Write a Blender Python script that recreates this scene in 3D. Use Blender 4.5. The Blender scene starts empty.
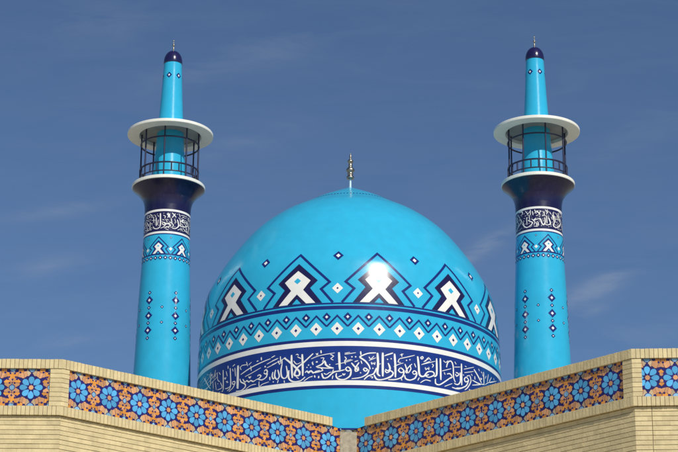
import bpy, math, random
from mathutils import Vector
from mathutils.geometry import tessellate_polygon
random.seed(7)
R = math.radians
sc = bpy.context.scene
col = sc.collection

STROKES_D = [[0.0406,-44.46,17.652,-44.44,17.335,-44.42,17.004],[0.0261,-42.83,17.372,-38.01,17.503,-33.28,17.596,-29.48,17.66],[0.0174,-40.68,17.283,-37.44,17.346,-33.45,17.448],[0.0261,-32.04,17.327,-31.28,17.37,-30.64,17.306,-31.33,17.242,-32.16,17.293],[0.0261,-30.72,17.295,-30.94,17.166,-32.85,17.097,-34.72,17.142],[0.0348,-31.63,17.457],[0.0261,-34.89,17.222,-34.16,17.255,-33.31,17.216,-34.26,17.149,-35.43,17.138],[0.0261,-35.42,17.132,-36.75,17.097,-37.84,17.141,-38.71,17.107,-39.74,17.162,-40.59,17.125,-41.69,17.23],[0.0261,-43.14,17.256,-42.55,17.158,-40.57,17.077,-40.37,16.993,-42.32,16.915,-45.05,16.932],[0.0145,-40.11,17.697,-39.54,17.568],[0.0145,-39.04,17.592,-37.68,17.658],[0.0145,-38.02,17.548,-37.71,17.409],[0.0261,-35.41,17.651,-34.61,17.656],[0.0145,-41.9,17.631,-43.21,17.583,-42.63,17.505],[0.0145,-30.98,17.519,-28.8,17.578,-26.57,17.631],[0.0145,-30.94,17.414,-27.26,17.503],[0.0145,-34.09,17.066,-34.03,16.917,-32.81,16.971,-29.91,17.013],[0.0145,-40.24,16.917,-37.77,16.999,-35.37,17.006],[0.0261,-24.78,17.451,-25.14,17.26,-24.67,17.092,-23.42,17.053,-22.55,17.15,-23.11,17.398],[0.0261,-27.27,17.324,-27.64,17.163,-26.76,17.051,-25.72,17.122,-26.41,17.316],[0.0232,-28.33,17.274,-28.64,17.158,-28.09,17.072,-27.51,17.132],[0.0145,-25.48,17.687,-25.24,17.476],[0.0145,-24.77,17.591,-24.73,17.435],[0.0145,-26.37,17.569,-25.66,17.455],[0.0145,-28.83,17.479,-25.65,17.557,-23.38,17.639],[0.0145,-28.87,17.587,-26.31,17.644],[0.0232,-28.24,17.005,-27.97,16.982],[0.0145,-26.43,16.944,-26.12,17.031],[0.0174,-23.82,16.996,-23.67,16.927],[0.0348,-24.0,17.632,-21.7,17.486,-19.65,17.337,-17.95,17.184,-18.4,17.092,-19.83,17.11,-19.77,17.183,-18.85,17.317,-16.52,17.452,-13.15,17.682],[0.0348,-21.14,17.69,-21.02,17.376,-20.7,17.041],[0.0348,-17.15,17.685,-16.89,17.35,-16.83,17.076],[0.029,-22.05,17.265,-22.07,17.051,-20.35,16.935,-17.58,16.945,-15.96,17.042],[0.0174,-19.53,17.679,-18.94,17.696,-18.53,17.657],[0.0145,-20.3,17.52,-19.19,17.417,-17.62,17.458],[0.0145,-18.92,17.624,-17.52,17.562],[0.0145,-19.26,17.061,-18.3,17.008],[0.0261,-15.99,17.161,-15.3,17.207,-14.7,17.145,-13.75,17.206,-13.05,17.135,-12.14,17.178,-10.62,17.202],[0.0261,-14.75,17.368],[0.0232,-15.32,17.305],[0.0232,-13.96,17.299],[0.0261,-12.5,17.055],[0.0261,-11.05,17.032],[0.0145,-16.41,16.926,-14.41,17.025,-13.34,17.035],[0.029,-11.69,17.443],[0.0145,-13.49,17.436,-13.09,17.36],[0.0174,-13.85,17.533,-10.8,17.615,-5.45,17.679],[0.0145,-12.15,17.68,-11.3,17.632],[0.0145,-11.39,17.692,-12.02,17.626],[0.0145,-10.41,17.545,-9.27,17.545,-9.83,17.44],[0.0261,-11.92,17.441],[0.0174,-13.14,17.452,-13.45,17.418,-12.98,17.386],[0.0145,-7.02,17.64,-5.82,17.587,-6.86,17.521,-5.88,17.478],[0.0319,-12.08,17.305,-10.0,17.369,-8.96,17.461,-8.57,17.356,-7.35,17.285,-5.78,17.252],[0.0232,-11.7,17.289,-8.48,17.258,-5.85,17.252],[0.0261,-14.94,17.172,-13.79,17.206,-13.21,17.15,-11.49,17.158,-9.6,17.202,-10.37,17.269],[0.029,-12.42,17.028],[0.029,-11.08,17.005],[0.029,-9.97,17.117,-9.38,16.988,-7.88,16.999,-6.02,17.125,-3.98,17.179],[0.0145,-9.21,17.118,-8.27,17.08,-7.33,17.131,-6.51,17.144],[0.0261,-7.18,17.352],[0.0145,-5.85,17.217,-6.36,17.093],[0.0377,-3.96,17.695,-3.78,17.422,-3.61,17.199],[0.029,-5.84,17.152,-3.6,17.173,-1.93,17.207],[0.0261,-0.82,17.29,0.18,17.22,-0.7,17.166,-1.6,17.225,-0.94,17.287],[0.029,0.33,17.208,-0.03,17.036,-2.1,16.933,-4.14,16.949,-4.93,17.032,-4.72,17.109],[0.0145,-5.12,17.358,-2.14,17.403,0.91,17.481],[0.0145,-1.97,17.634,1.95,17.684],[0.0145,-1.97,17.664,-0.11,17.694],[0.0145,-1.96,17.569,-1.33,17.51,-1.95,17.45,-1.61,17.355],[0.0145,-6.01,17.045,-6.26,16.951],[0.0145,-14.91,17.01,-13.19,17.055],[0.029,0.59,17.567],[0.029,1.89,17.568],[0.0145,-1.83,17.444,0.41,17.495],[0.0261,0.41,17.398,1.61,17.289,2.88,17.181],[0.0261,3.09,17.413,1.84,17.251,1.91,17.162,2.92,17.199,2.65,17.294],[0.029,9.1,17.698,6.2,17.673,3.83,17.592,3.46,17.556,5.26,17.459,6.61,17.33,6.99,17.233],[0.0261,5.08,17.269,6.09,17.218,5.34,17.172,4.67,17.221,5.04,17.266],[0.0261,6.62,17.22,6.02,17.106,3.78,16.997,0.52,16.957],[0.029,9.25,17.277,8.27,17.113,6.21,17.041,4.9,16.938],[0.0261,7.97,17.26],[0.0377,9.6,17.7,9.82,17.386,9.63,17.118,10.61,17.058],[0.0377,11.51,17.715,11.49,17.05],[0.029,8.42,17.084,9.21,16.969,10.92,16.956,13.21,17.017,15.22,17.118],[0.0145,6.57,17.582,7.21,17.518,8.34,17.606],[0.0145,6.57,17.475,9.1,17.561],[0.0145,7.44,17.436,7.59,17.371,8.08,17.414,8.65,17.366,8.72,17.441],[0.0174,3.76,17.462,4.14,17.376],[0.0145,6.96,17.026,7.97,17.017,7.52,16.978],[0.0145,10.09,17.384,10.81,17.402],[0.0145,12.39,17.648,15.26,17.736],[0.0261,13.23,17.536],[0.0261,14.55,17.559],[0.0261,13.42,17.433,14.22,17.29,13.29,17.219,12.45,17.256],[0.0174,12.02,17.623,15.2,17.716],[0.0261,13.55,17.423,14.16,17.233,12.85,17.161,12.35,17.223],[0.029,14.16,17.233,15.32,17.169,14.31,17.051,11.54,16.962],[0.0348,15.82,17.711,16.07,17.364,16.09,17.05],[0.0145,15.49,17.342,17.45,17.427,19.13,17.475],[0.0261,18.04,17.336,19.27,17.259,18.31,17.195,17.2,17.253,17.92,17.329],[0.029,19.35,17.245,18.69,17.086,16.24,16.994,13.45,16.972],[0.0203,17.66,17.583,20.47,17.65,23.44,17.727],[0.0145,17.66,17.583,17.06,17.49,18.13,17.479],[0.0145,17.79,17.686,19.15,17.729],[0.0145,18.43,17.732,18.54,17.643],[0.0261,20.26,17.555],[0.0261,21.56,17.584],[0.0232,19.65,17.449,20.16,17.349,20.63,17.213,19.91,17.228,20.85,17.355,22.37,17.472],[0.0203,21.46,17.434,21.95,17.334,20.95,17.207],[0.0261,22.47,17.223,23.17,17.291,24.16,17.25,23.33,17.192,22.59,17.212],[0.029,24.33,17.228,23.56,17.09,21.42,17.012,19.81,17.047,19.58,17.137],[0.0174,23.28,17.498,23.85,17.39],[0.0377,24.6,17.708,24.99,17.437,25.17,17.224,26.08,17.158,27.37,17.186,29.03,17.24],[0.0145,25.91,17.685,26.43,17.726,26.85,17.689,26.33,17.653,25.91,17.685],[0.0145,27.36,17.61,29.21,17.69],[0.0174,26.05,17.486,29.63,17.62],[0.0145,25.55,16.975,27.7,17.077,29.53,17.06],[0.0145,18.22,17.052,18.45,16.977],[0.0145,25.15,17.117,24.51,17.027],[0.029,25.09,17.188,26.78,17.157,28.54,17.309,30.76,17.337,31.29,17.257,29.04,17.163,27.65,17.193],[0.0377,31.19,17.22,32.33,17.275,32.44,17.738],[0.0348,34.07,17.758,34.16,17.148],[0.029,31.85,17.156,31.82,17.03,33.43,17.004,36.31,17.145,38.93,17.291],[0.0261,36.95,17.351,38.35,17.382,39.44,17.301,37.9,17.232],[0.029,36.8,17.541,37.44,17.688,38.96,17.746,39.95,17.621,40.1,17.292,40.95,17.178],[0.0261,41.21,17.458,42.86,17.435,41.54,17.352,41.03,17.411],[0.029,43.43,17.491,43.39,17.226,41.89,17.12,40.31,17.139],[0.0348,44.19,17.751,44.13,17.135],[0.0174,26.41,17.499,31.82,17.649],[0.0145,34.7,17.409,39.0,17.532],[0.0145,40.46,17.598,43.54,17.644],[0.0145,25.67,17.68,26.28,17.716,26.78,17.679,26.18,17.643,25.67,17.68],[0.0145,27.95,17.635,29.06,17.722,30.01,17.643],[0.0145,26.94,17.579,28.16,17.622],[0.0145,27.61,17.431,27.85,17.362,28.56,17.417,29.08,17.375,29.09,17.453],[0.0145,35.49,17.716,36.44,17.669,37.55,17.744],[0.0145,40.77,17.754,41.54,17.69],[0.0145,25.91,16.997,27.63,17.079,29.9,17.068],[0.0145,35.78,16.989,39.38,17.117],[0.0232,41.32,17.019,44.05,17.064,47.09,17.18],[0.0145,35.65,17.382,36.11,17.322],[0.0145,30.36,17.557,31.02,17.52,30.43,17.453],[0.029,46.52,17.412,48.05,17.343,46.28,17.263,45.55,17.33,46.4,17.404],[0.029,48.04,17.333,46.41,17.151,42.42,17.01,39.28,17.01],[0.0261,48.67,17.489,49.42,17.35,47.59,17.139,45.78,17.03],[0.0261,50.19,17.378,53.2,17.353,55.42,17.346,50.12,17.234],[0.0319,51.33,17.707,53.66,17.573,56.21,17.399],[0.0261,58.01,17.749,58.09,17.372],[0.0232,58.1,17.393,55.35,17.353],[0.0145,45.44,17.612,51.36,17.768],[0.0145,45.69,17.517,51.1,17.642],[0.0174,46.05,17.713,46.94,17.703],[0.0203,61.85,17.754,60.75,17.512],[0.0203,64.84,17.725,62.63,17.539,68.54,17.675],[0.0174,58.93,17.399,62.14,17.523,70.69,17.727],[0.0145,57.08,17.665,57.6,17.613],[0.0145,59.98,17.673,59.23,17.582],[0.0145,54.35,17.775,55.05,17.72],[0.0145,56.11,17.724,57.01,17.688],[0.0145,67.13,17.749,67.66,17.682],[0.0145,49.63,17.55,50.25,17.5],[0.0372,-44.22,17.654,-44.04,16.988],[0.0266,-48.62,17.643,-48.06,17.116,-50.01,17.016],[0.0266,-52.87,17.657,-52.38,17.1,-53.34,17.057],[0.0186,-56.83,17.663,-56.27,17.43,-54.74,17.359],[0.0213,-47.1,17.226,-45.87,17.221,-45.63,17.165,-46.78,17.152,-47.19,17.213],[0.0213,-45.63,17.16,-46.72,17.054,-48.96,16.977],[0.0133,-51.01,17.592,-50.19,17.44],[0.0133,-47.33,17.604,-46.9,17.522],[0.016,-46.0,17.611,-45.54,17.363],[0.016,-50.91,17.299,-49.49,17.249],[0.016,-49.98,17.303,-50.29,17.242],[0.0213,-51.24,17.096,-49.49,17.091,-48.12,17.13],[0.0186,-54.39,17.328,-53.24,17.161,-56.37,17.147],[0.0133,-64.19,17.482,-57.16,17.641],[0.0133,-61.91,17.412,-56.7,17.521],[0.0133,-67.69,17.492,-63.03,17.635],[0.016,-59.95,17.466,-59.33,17.226],[0.016,-58.02,17.404,-57.07,17.159],[0.016,-42.46,17.629,-40.06,17.617],[0.0133,-55.78,17.645,-54.57,17.554],[0.016,-64.59,17.439,-61.76,17.274],[0.0133,-58.6,17.639,-58.0,17.544]]
STROKES_L = [[0.0289,-13.13,22.969,-11.74,22.574],[0.0223,-11.72,22.569,-18.13,22.496,-27.95,22.512,-31.52,22.58],[0.02,-42.07,22.751,-42.26,22.496],[0.0178,-57.1,22.723,-50.97,22.522,-42.26,22.496],[0.0223,-23.77,22.846,-22.89,22.582],[0.0156,-17.82,22.772,-19.68,22.601],[0.0156,-31.53,22.889,-29.67,22.688],[0.0134,-38.21,22.947,-34.48,22.863],[0.0134,-26.58,22.926,-24.63,22.857],[0.0134,-49.08,22.891,-39.63,22.916],[0.0134,-58.73,22.842,-44.39,22.776],[0.0134,-35.81,22.772,-25.19,22.769],[0.0223,-7.42,22.651,-4.53,22.687,0.25,22.636,-4.09,22.601,-7.78,22.646],[0.02,1.01,22.626,-3.37,22.542,-11.72,22.499],[0.0223,0.32,22.612,3.76,22.632,6.45,22.656,11.86,22.642],[0.0156,-5.53,22.903,-0.4,22.863,-2.25,22.799],[0.0134,3.34,22.781,7.49,22.746],[0.0134,1.76,22.687,6.51,22.703],[0.02,5.37,22.974,11.2,22.875],[0.0156,-1.38,22.495,4.0,22.548,10.03,22.5],[0.0134,-66.01,22.563,-48.81,22.48],[0.0134,-71.43,22.706,-61.23,22.592],[0.0134,-19.85,22.91,-16.71,22.86],[0.0156,-7.77,22.77,-2.1,22.745],[0.0223,-3.25,22.652,7.88,22.632,12.11,22.577,4.48,22.534,-2.8,22.5],[0.02,3.3,22.95,11.4,22.829],[0.02,10.68,22.954,5.13,22.824],[0.02,16.2,22.984,26.63,22.863],[0.02,24.33,22.973,16.26,22.834],[0.0178,13.88,22.813,16.34,22.67],[0.0178,9.53,22.703,19.51,22.621,17.49,22.532],[0.0267,30.06,22.797,33.55,22.613,25.27,22.509,17.16,22.512],[0.0178,36.65,22.86,38.58,22.673,33.22,22.585],[0.0134,22.47,22.801,26.74,22.692],[0.0267,37.9,22.751,49.12,22.85,43.9,22.759,61.29,22.785],[0.0267,61.31,22.781,61.81,22.674,42.04,22.608,38.23,22.649],[0.0134,34.08,22.995,37.89,22.889],[0.0134,43.18,22.973,57.18,22.968],[0.0134,45.76,22.924,53.01,22.901],[0.0156,67.15,22.963,72.9,22.859],[0.02,68.26,22.775,77.79,22.62],[0.0156,31.46,22.475,42.26,22.543,45.34,22.477],[0.0156,50.77,22.551,55.81,22.5],[0.0134,80.78,22.991,89.34,22.928],[0.0134,0.09,22.781,3.97,22.711],[0.0134,0.96,22.477,8.41,22.445]]
STROKES_R = [[0.02,-61.5,22.793,-54.23,22.762,-56.24,22.667,-71.85,22.538],[0.0156,-63.53,23.02,-48.32,22.988,-54.48,22.882],[0.0134,-51.32,23.033,-47.47,22.918],[0.0134,-67.47,22.97,-57.01,22.809],[0.0267,-47.09,22.665,-44.95,22.551,-36.06,22.481,-25.8,22.529,-21.4,22.606,-29.09,22.661,-32.67,22.701],[0.0178,-26.48,22.963,-35.67,22.862],[0.0178,-39.75,22.993,-31.69,22.876],[0.0178,-25.99,23.009,-25.95,22.841],[0.0178,-36.67,22.799,-35.69,22.559],[0.0156,-29.09,22.852,-28.25,22.682],[0.0178,-21.07,22.959,-19.24,22.831],[0.0178,-15.35,22.998,-11.54,22.869],[0.02,-9.87,22.97,-1.75,22.819],[0.0267,-11.8,22.739,-17.87,22.671,-2.3,22.73],[0.0178,-23.45,22.725,-15.72,22.622,-18.15,22.527],[0.0156,-12.41,22.619,-10.67,22.474],[0.0156,-6.59,22.592,-8.09,22.484],[0.0156,-18.22,22.492,-8.66,22.472],[0.02,-12.23,22.805,-6.31,22.829],[0.0267,-12.46,22.688,-2.89,22.712,1.95,22.568,5.92,22.523,9.87,22.619,8.83,22.75],[0.0267,18.15,22.768,23.42,22.59,15.43,22.527,9.35,22.549],[0.02,13.69,22.79,14.36,22.572],[0.02,-11.94,22.949,-2.58,22.865],[0.02,-0.54,22.968,-5.19,22.843],[0.0156,4.58,22.946,8.48,22.85,2.42,22.796],[0.0156,10.3,22.996,18.26,22.903],[0.0156,16.5,23.003,13.81,22.85],[0.0156,22.0,22.941,26.46,22.87],[0.0134,2.47,22.824,16.04,22.797],[0.0267,29.06,22.862,34.72,22.661,31.76,22.533,41.55,22.5,54.91,22.582,59.53,22.697],[0.0178,35.03,22.852,39.91,22.646],[0.0178,31.74,22.938,33.77,22.747],[0.0156,43.02,22.945,48.63,22.789],[0.0178,48.83,22.916,55.04,22.695],[0.0134,25.84,22.792,29.11,22.713],[0.0156,37.2,22.76,55.8,22.767],[0.0156,-12.7,22.568,-5.11,22.517],[0.0134,-8.88,22.64,-7.12,22.518]]
WISPS = [(0.0724, 0.3448, 0.0178, 0.0036, 30.2, 0.55), (0.1268, 0.3235, 0.0168, 0.0047, 27.7, 0.5), (0.1237, 0.3112, 0.0094, 0.0026, 22.8, 0.22), (-0.1368, 0.3614, 0.0236, 0.0036, 8.2, 0.22), (-0.0481, 0.4445, 0.0504, 0.0078, 18.1, 0.13), (-0.145, 0.3309, 0.0185, 0.0047, 10.9, 0.15), (-0.0472, 0.3967, 0.0286, 0.0083, 16.9, 0.1), (-0.1322, 0.2945, 0.0218, 0.0042, 7.1, 0.16), (0.15, 0.4037, 0.0215, 0.0073, 22.6, 0.1), (0.1362, 0.2979, 0.029, 0.0052, 7.9, 0.16), (-0.1227, 0.4619, 0.0205, 0.0104, 8.3, 0.1)]


# ------------------------------------------------------------------ materials
def new_mat(name):
    m = bpy.data.materials.new(name); m.use_nodes = True
    nt = m.node_tree; nt.nodes.clear()
    out = nt.nodes.new('ShaderNodeOutputMaterial'); b = nt.nodes.new('ShaderNodeBsdfPrincipled')
    nt.links.new(b.outputs[0], out.inputs[0])
    return m, nt, b

def glaze(name, c, rough=.2, var=.06, bump=.0, tint=.0, spec=.5, scale=3.0, metal=0, coat=0, dirt=.0):
    """painted / glazed surface: base colour with mottling, weather streaks, per-piece tint"""
    m, nt, b = new_mat(name)
    L = nt.links.new
    tc = nt.nodes.new('ShaderNodeTexCoord')
    n = nt.nodes.new('ShaderNodeTexNoise'); n.inputs['Scale'].default_value = scale; n.inputs['Detail'].default_value = 6
    L(tc.outputs['Object'], n.inputs['Vector'])
    mr = nt.nodes.new('ShaderNodeMapRange'); mr.inputs[1].default_value = .3; mr.inputs[2].default_value = .7
    mr.inputs[3].default_value = 1-var; mr.inputs[4].default_value = 1+var
    L(n.outputs['Fac'], mr.inputs[0])
    fac = mr.outputs[0]
    if tint:
        a = nt.nodes.new('ShaderNodeAttribute'); a.attribute_name = 'tint'
        m2 = nt.nodes.new('ShaderNodeMapRange'); m2.inputs[3].default_value = 1-tint; m2.inputs[4].default_value = 1+tint
        L(a.outputs['Fac'], m2.inputs[0])
        mu = nt.nodes.new('ShaderNodeMath'); mu.operation = 'MULTIPLY'
        L(fac, mu.inputs[0]); L(m2.outputs[0], mu.inputs[1]); fac = mu.outputs[0]
    vm = nt.nodes.new('ShaderNodeVectorMath'); vm.operation = 'SCALE'; vm.inputs[0].default_value = c
    L(fac, vm.inputs['Scale'])
    colr = vm.outputs[0]
    if dirt:
        mp = nt.nodes.new('ShaderNodeMapping'); mp.inputs['Scale'].default_value = (5, 5, .5)
        L(tc.outputs['Object'], mp.inputs[0])
        n3 = nt.nodes.new('ShaderNodeTexNoise'); n3.inputs['Scale'].default_value = 1.6; n3.inputs['Detail'].default_value = 8; n3.inputs['Roughness'].default_value = .65
        L(mp.outputs[0], n3.inputs['Vector'])
        r3 = nt.nodes.new('ShaderNodeMapRange'); r3.inputs[1].default_value = .5; r3.inputs[2].default_value = .85; r3.inputs[3].default_value = 0; r3.inputs[4].default_value = dirt
        L(n3.outputs['Fac'], r3.inputs[0])
        mx = nt.nodes.new('ShaderNodeMix'); mx.data_type = 'RGBA'
        L(r3.outputs[0], mx.inputs['Factor']); L(colr, mx.inputs['A']); mx.inputs['B'].default_value = (.22, .2, .16, 1)
        colr = mx.outputs['Result']
    L(colr, b.inputs['Base Color'])
    n2 = nt.nodes.new('ShaderNodeTexNoise'); n2.inputs['Scale'].default_value = scale*4; n2.inputs['Detail'].default_value = 5
    L(tc.outputs['Object'], n2.inputs['Vector'])
    r2 = nt.nodes.new('ShaderNodeMapRange'); r2.inputs[3].default_value = rough*.8; r2.inputs[4].default_value = rough*1.25
    L(n2.outputs['Fac'], r2.inputs[0]); L(r2.outputs[0], b.inputs['Roughness'])
    b.inputs['Specular IOR Level'].default_value = spec
    b.inputs['Metallic'].default_value = metal
    if coat:
        b.inputs['Coat Weight'].default_value = coat; b.inputs['Coat Roughness'].default_value = .07
    if bump:
        bp = nt.nodes.new('ShaderNodeBump'); bp.inputs['Strength'].default_value = bump; bp.inputs['Distance'].default_value = .01
        L(n2.outputs['Fac'], bp.inputs['Height']); L(bp.outputs[0], b.inputs['Normal'])
    return m

TURQ  = glaze('turquoise_glaze', (.030, .41, .64), .205, .05, bump=.008, coat=.0, spec=.42, dirt=.05)
NAVY  = glaze('navy_glaze', (.010, .022, .15), .21, .12, coat=.06)
BLUE  = glaze('band_blue_glaze', (.010, .032, .20), .21, .10, coat=.06)
DNAVY = glaze('dark_navy_paint', (.012, .009, .062), .22, .10, coat=.3, dirt=.05)
DPURP = glaze('capital_navy_paint', (.008, .006, .045), .27, .14, coat=.08, dirt=.10)
WHITE = glaze('white_glaze', (.80, .79, .74), .22, .05, coat=.0)
CREAMW= glaze('white_paint', (.80, .79, .70), .5, .05, dirt=.12)
CEIL  = glaze('canopy_ceiling_shade_grey', (.26, .27, .25), .7, .15, dirt=.3)  # canopy ceiling is white; the shade in its recess is coloured in as grey
IRON  = glaze('navy_iron_paint', (.012, .012, .045), .4, .1)
STEEL = glaze('tarnished_chrome', (.36, .33, .27), .36, .25, metal=1, scale=14)
BRASS = glaze('tarnished_brass', (.42, .34, .22), .3, .15, metal=1)
BRICK = glaze('cream_brick', (.63, .515, .285), .75, .10, bump=.5, tint=.085, spec=.25, scale=9, dirt=.10)
MORT  = glaze('mortar', (.25, .195, .115), .9, .15, bump=.5, spec=.1, scale=12)
TNAVY = glaze('tile_navy', (.022, .014, .12), .22, .1, tint=.3, scale=10)
TBLUE = glaze('tile_sky_blue', (.095, .375, .66), .16, .08, tint=.22, scale=10)
STEM = glaze('pale_blue_paint', (.42, .62, .70), .35, .05)
TTAN = glaze('tile_tan', (.50, .37, .22), .25, .08, tint=.2, scale=10)
TPALE = glaze('tile_pale_blue', (.22, .42, .60), .2, .08, tint=.25, scale=10)
TSALM = glaze('tile_salmon', (.60, .30, .135), .2, .08, tint=.22, scale=10)
TORAN = glaze('tile_orange', (.66, .27, .045), .2, .08, tint=.22, scale=10)
PLAST = glaze('rough_plaster', (.40, .35, .26), .9, .22, bump=1, spec=.1, scale=14, dirt=.3)
TAR   = glaze('bitumen', (.03, .03, .035), .8, .2, bump=.5, scale=12)
PAVE  = glaze('plaza_stone', (.46, .42, .34), .8, .1, scale=.5)
ROOF  = glaze('roof_coating', (.42, .38, .31), .9, .1, scale=1)

# ------------------------------------------------------------------ mesh builder
class MB:
    def __init__(s): s.v=[]; s.f=[]; s.m=[]; s.t=[]; s.n=[]
    def add(s, vs, fs, mat=0, tint=None, ns=None):
        k=len(s.v); s.v+=[tuple(v) for v in vs]
        t=random.random() if tint is None else tint
        for f in fs: s.f.append([i+k for i in f]); s.m.append(mat); s.t.append(t)
        s.n += [tuple(n) for n in ns] if ns else [None]*len(vs)
    def build(s, name, mats, parent=None, smooth=False, loc=None):
        me=bpy.data.meshes.new(name); me.from_pydata(s.v,[],s.f)
        for m in mats: me.materials.append(m)
        me.polygons.foreach_set('material_index', s.m)
        me.polygons.foreach_set('use_smooth', [smooth]*len(s.f))
        a=me.attributes.new('tint','FLOAT','FACE'); a.data.foreach_set('value', s.t)
        me.update()
        if s.n and all(n is not None for n in s.n): me.normals_split_custom_set_from_vertices(s.n)
        o=bpy.data.objects.new(name, me); col.objects.link(o)
        if parent: o.parent=parent
        if loc: o.location=loc
        return o

def thing(name, label, cat, loc, group=None):
    o=bpy.data.objects.new(name,None); col.objects.link(o); o.location=loc
    o.empty_display_size=.5
    o['label']=label; o['category']=cat
    if group: o['group']=group
    return o

# ------------------------------------------------------------------ surfaces of revolution
class Prof:
    """monotone cubic through (z, r) points"""
    def __init__(s, pts, linear=False):
        s.z=[p[0] for p in pts]; s.r=[p[1] for p in pts]; n=len(pts)
        h=[s.z[i+1]-s.z[i] for i in range(n-1)]; d=[(s.r[i+1]-s.r[i])/h[i] for i in range(n-1)]
        s.h=h; s.d=d; s.lin=linear; m=[0]*n
        for i in range(1,n-1):
            if d[i-1]*d[i]>0:
                w1=2*h[i]+h[i-1]; w2=h[i]+2*h[i-1]; m[i]=(w1+w2)/(w1/d[i-1]+w2/d[i])
        m[0]=d[0]; m[-1]=d[-1]; s.m=m
    def __call__(s,z):
        n=len(s.z)
        i=0
        while i<n-2 and z>s.z[i+1]: i+=1
        x=(z-s.z[i])/s.h[i]; x=min(max(x,0),1)
        if s.lin: return s.r[i]+x*s.h[i]*s.d[i]
        return (1+2*x)*(1-x)**2*s.r[i]+x*(1-x)**2*s.h[i]*s.m[i]+x*x*(3-2*x)*s.r[i+1]+x*x*(x-1)*s.h[i]*s.m[i+1]
    def slope(s,z): return (s(z+.005)-s(z-.005))/.01

class Surf:
    """az in degrees (0 = towards the viewer side, +x positive), z absolute; local z = z - z0"""
    def __init__(s, prof, z0): s.p=prof; s.z0=z0
    def nrm(s, az, z):
        k=s.p.slope(z); a=R(az); v=Vector((math.sin(a),-math.cos(a),-k)); return v.normalized()
    def pt(s, az, z, off=0):
        r=s.p(z); a=R(az); n=s.nrm(az,z)
        return Vector((r*math.sin(a),-r*math.cos(a),z-s.z0))+n*off

def revolve(prof, z0, zs, seg, matf, mb, caps=False):
    S=Surf(prof,z0); k=len(mb.v); vs=[]; ns=[]
    for z in zs:
        for j in range(seg):
            az=360*j/seg; vs.append(S.pt(az,z)); ns.append(S.nrm(az,z))
    for i in range(len(zs)-1):
        fs=[[i*seg+j, i*seg+(j+1)%seg, (i+1)*seg+(j+1)%seg, (i+1)*seg+j] for j in range(seg)]
        m=matf((zs[i]+zs[i+1])/2)
        for f in fs: mb.f.append([q+k for q in f]); mb.m.append(m); mb.t.append(.5)
    mb.v+=[tuple(v) for v in vs]; mb.n+=[tuple(n) for n in ns]

def lathe(pts, seg, mb, mat=0, mats=None, closed=False):
    """pts: (r, z) list, plain revolve without normals"""
    k=len(mb.v); n=len(pts)
    for r,z in pts:
        for j in range(seg):
            a=2*math.pi*j/seg; mb.v.append((max(r,1e-4)*math.sin(a),-max(r,1e-4)*math.cos(a),z)); mb.n.append(None)
    for i in range(n if closed else n-1):
        i2=(i+1)%n
        for j in range(seg):
            mb.f.append([k+i*seg+j,k+i*seg+(j+1)%seg,k+i2*seg+(j+1)%seg,k+i2*seg+j]); mb.m.append(mats[i] if mats else mat); mb.t.append(.5)

def zrange(a, b, step, extra=()):
    s=set(round(a+(b-a)*i/max(1,round((b-a)/step)),4) for i in range(max(1,round((b-a)/step))+1))
    s=[z for z in s if all(abs(z-e)>step*.25 for e in extra)]+[e for e in extra if a<=e<=b]+[a,b]
    return sorted(set(s))

def clip(poly, ax, v, keep_less):
    out=[]; n=len(poly)
    for i in range(n):
        p=poly[i]; q=poly[(i+1)%n]
        pi=(p[ax]<=v) if keep_less else (p[ax]>=v); qi=(q[ax]<=v) if keep_less else (q[ax]>=v)
        if pi: out.append(p)
        if pi!=qi:
            t=(v-p[ax])/(q[ax]-p[ax]); out.append((p[0]+t*(q[0]-p[0]),p[1]+t*(q[1]-p[1])))
    return out

def area(p): return sum(p[i][0]*p[(i+1)%len(p)][1]-p[(i+1)%len(p)][0]*p[i][1] for i in range(len(p)))/2

def grid_cut(poly, da, dz):
    """triangulate a polygon in (az,z) and cut it along a grid"""
    res=[]
    for t in tessellate_polygon([[Vector((p[0],p[1],0)) for p in poly]]):
        tri=[poly[i] for i in t]
        x0=math.floor(min(p[0] for p in tri)/da); x1=math.ceil(max(p[0] for p in tri)/da)
        for i in range(x0,x1):
            c=clip(clip(tri,0,i*da,False),0,(i+1)*da,True)
            if len(c)<3: continue
            z0=math.floor(min(p[1] for p in c)/dz); z1=math.ceil(max(p[1] for p in c)/dz)
            for j in range(z0,z1):
                e=clip(clip(c,1,j*dz,False),1,(j+1)*dz,True)
                q=[]
                for p in e:
                    if not q or abs(p[0]-q[-1][0])>1e-6 or abs(p[1]-q[-1][1])>1e-6: q.append(p)
                if len(q)>2 and abs(q[0][0]-q[-1][0])<1e-6 and abs(q[0][1]-q[-1][1])<1e-6: q.pop()
                if len(q)>=3 and abs(area(q))>1e-7:
                    res.append(q if area(q)>0 else q[::-1])
    return res

def put(mb, S, cells, az0, off, mat):
    for q in cells:
        vs=[S.pt(a+az0,z,off) for a,z in q]; ns=[S.nrm(a+az0,z) for a,z in q]
        mb.add(vs,[list(range(len(q)))],mat,.5,ns)

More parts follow.
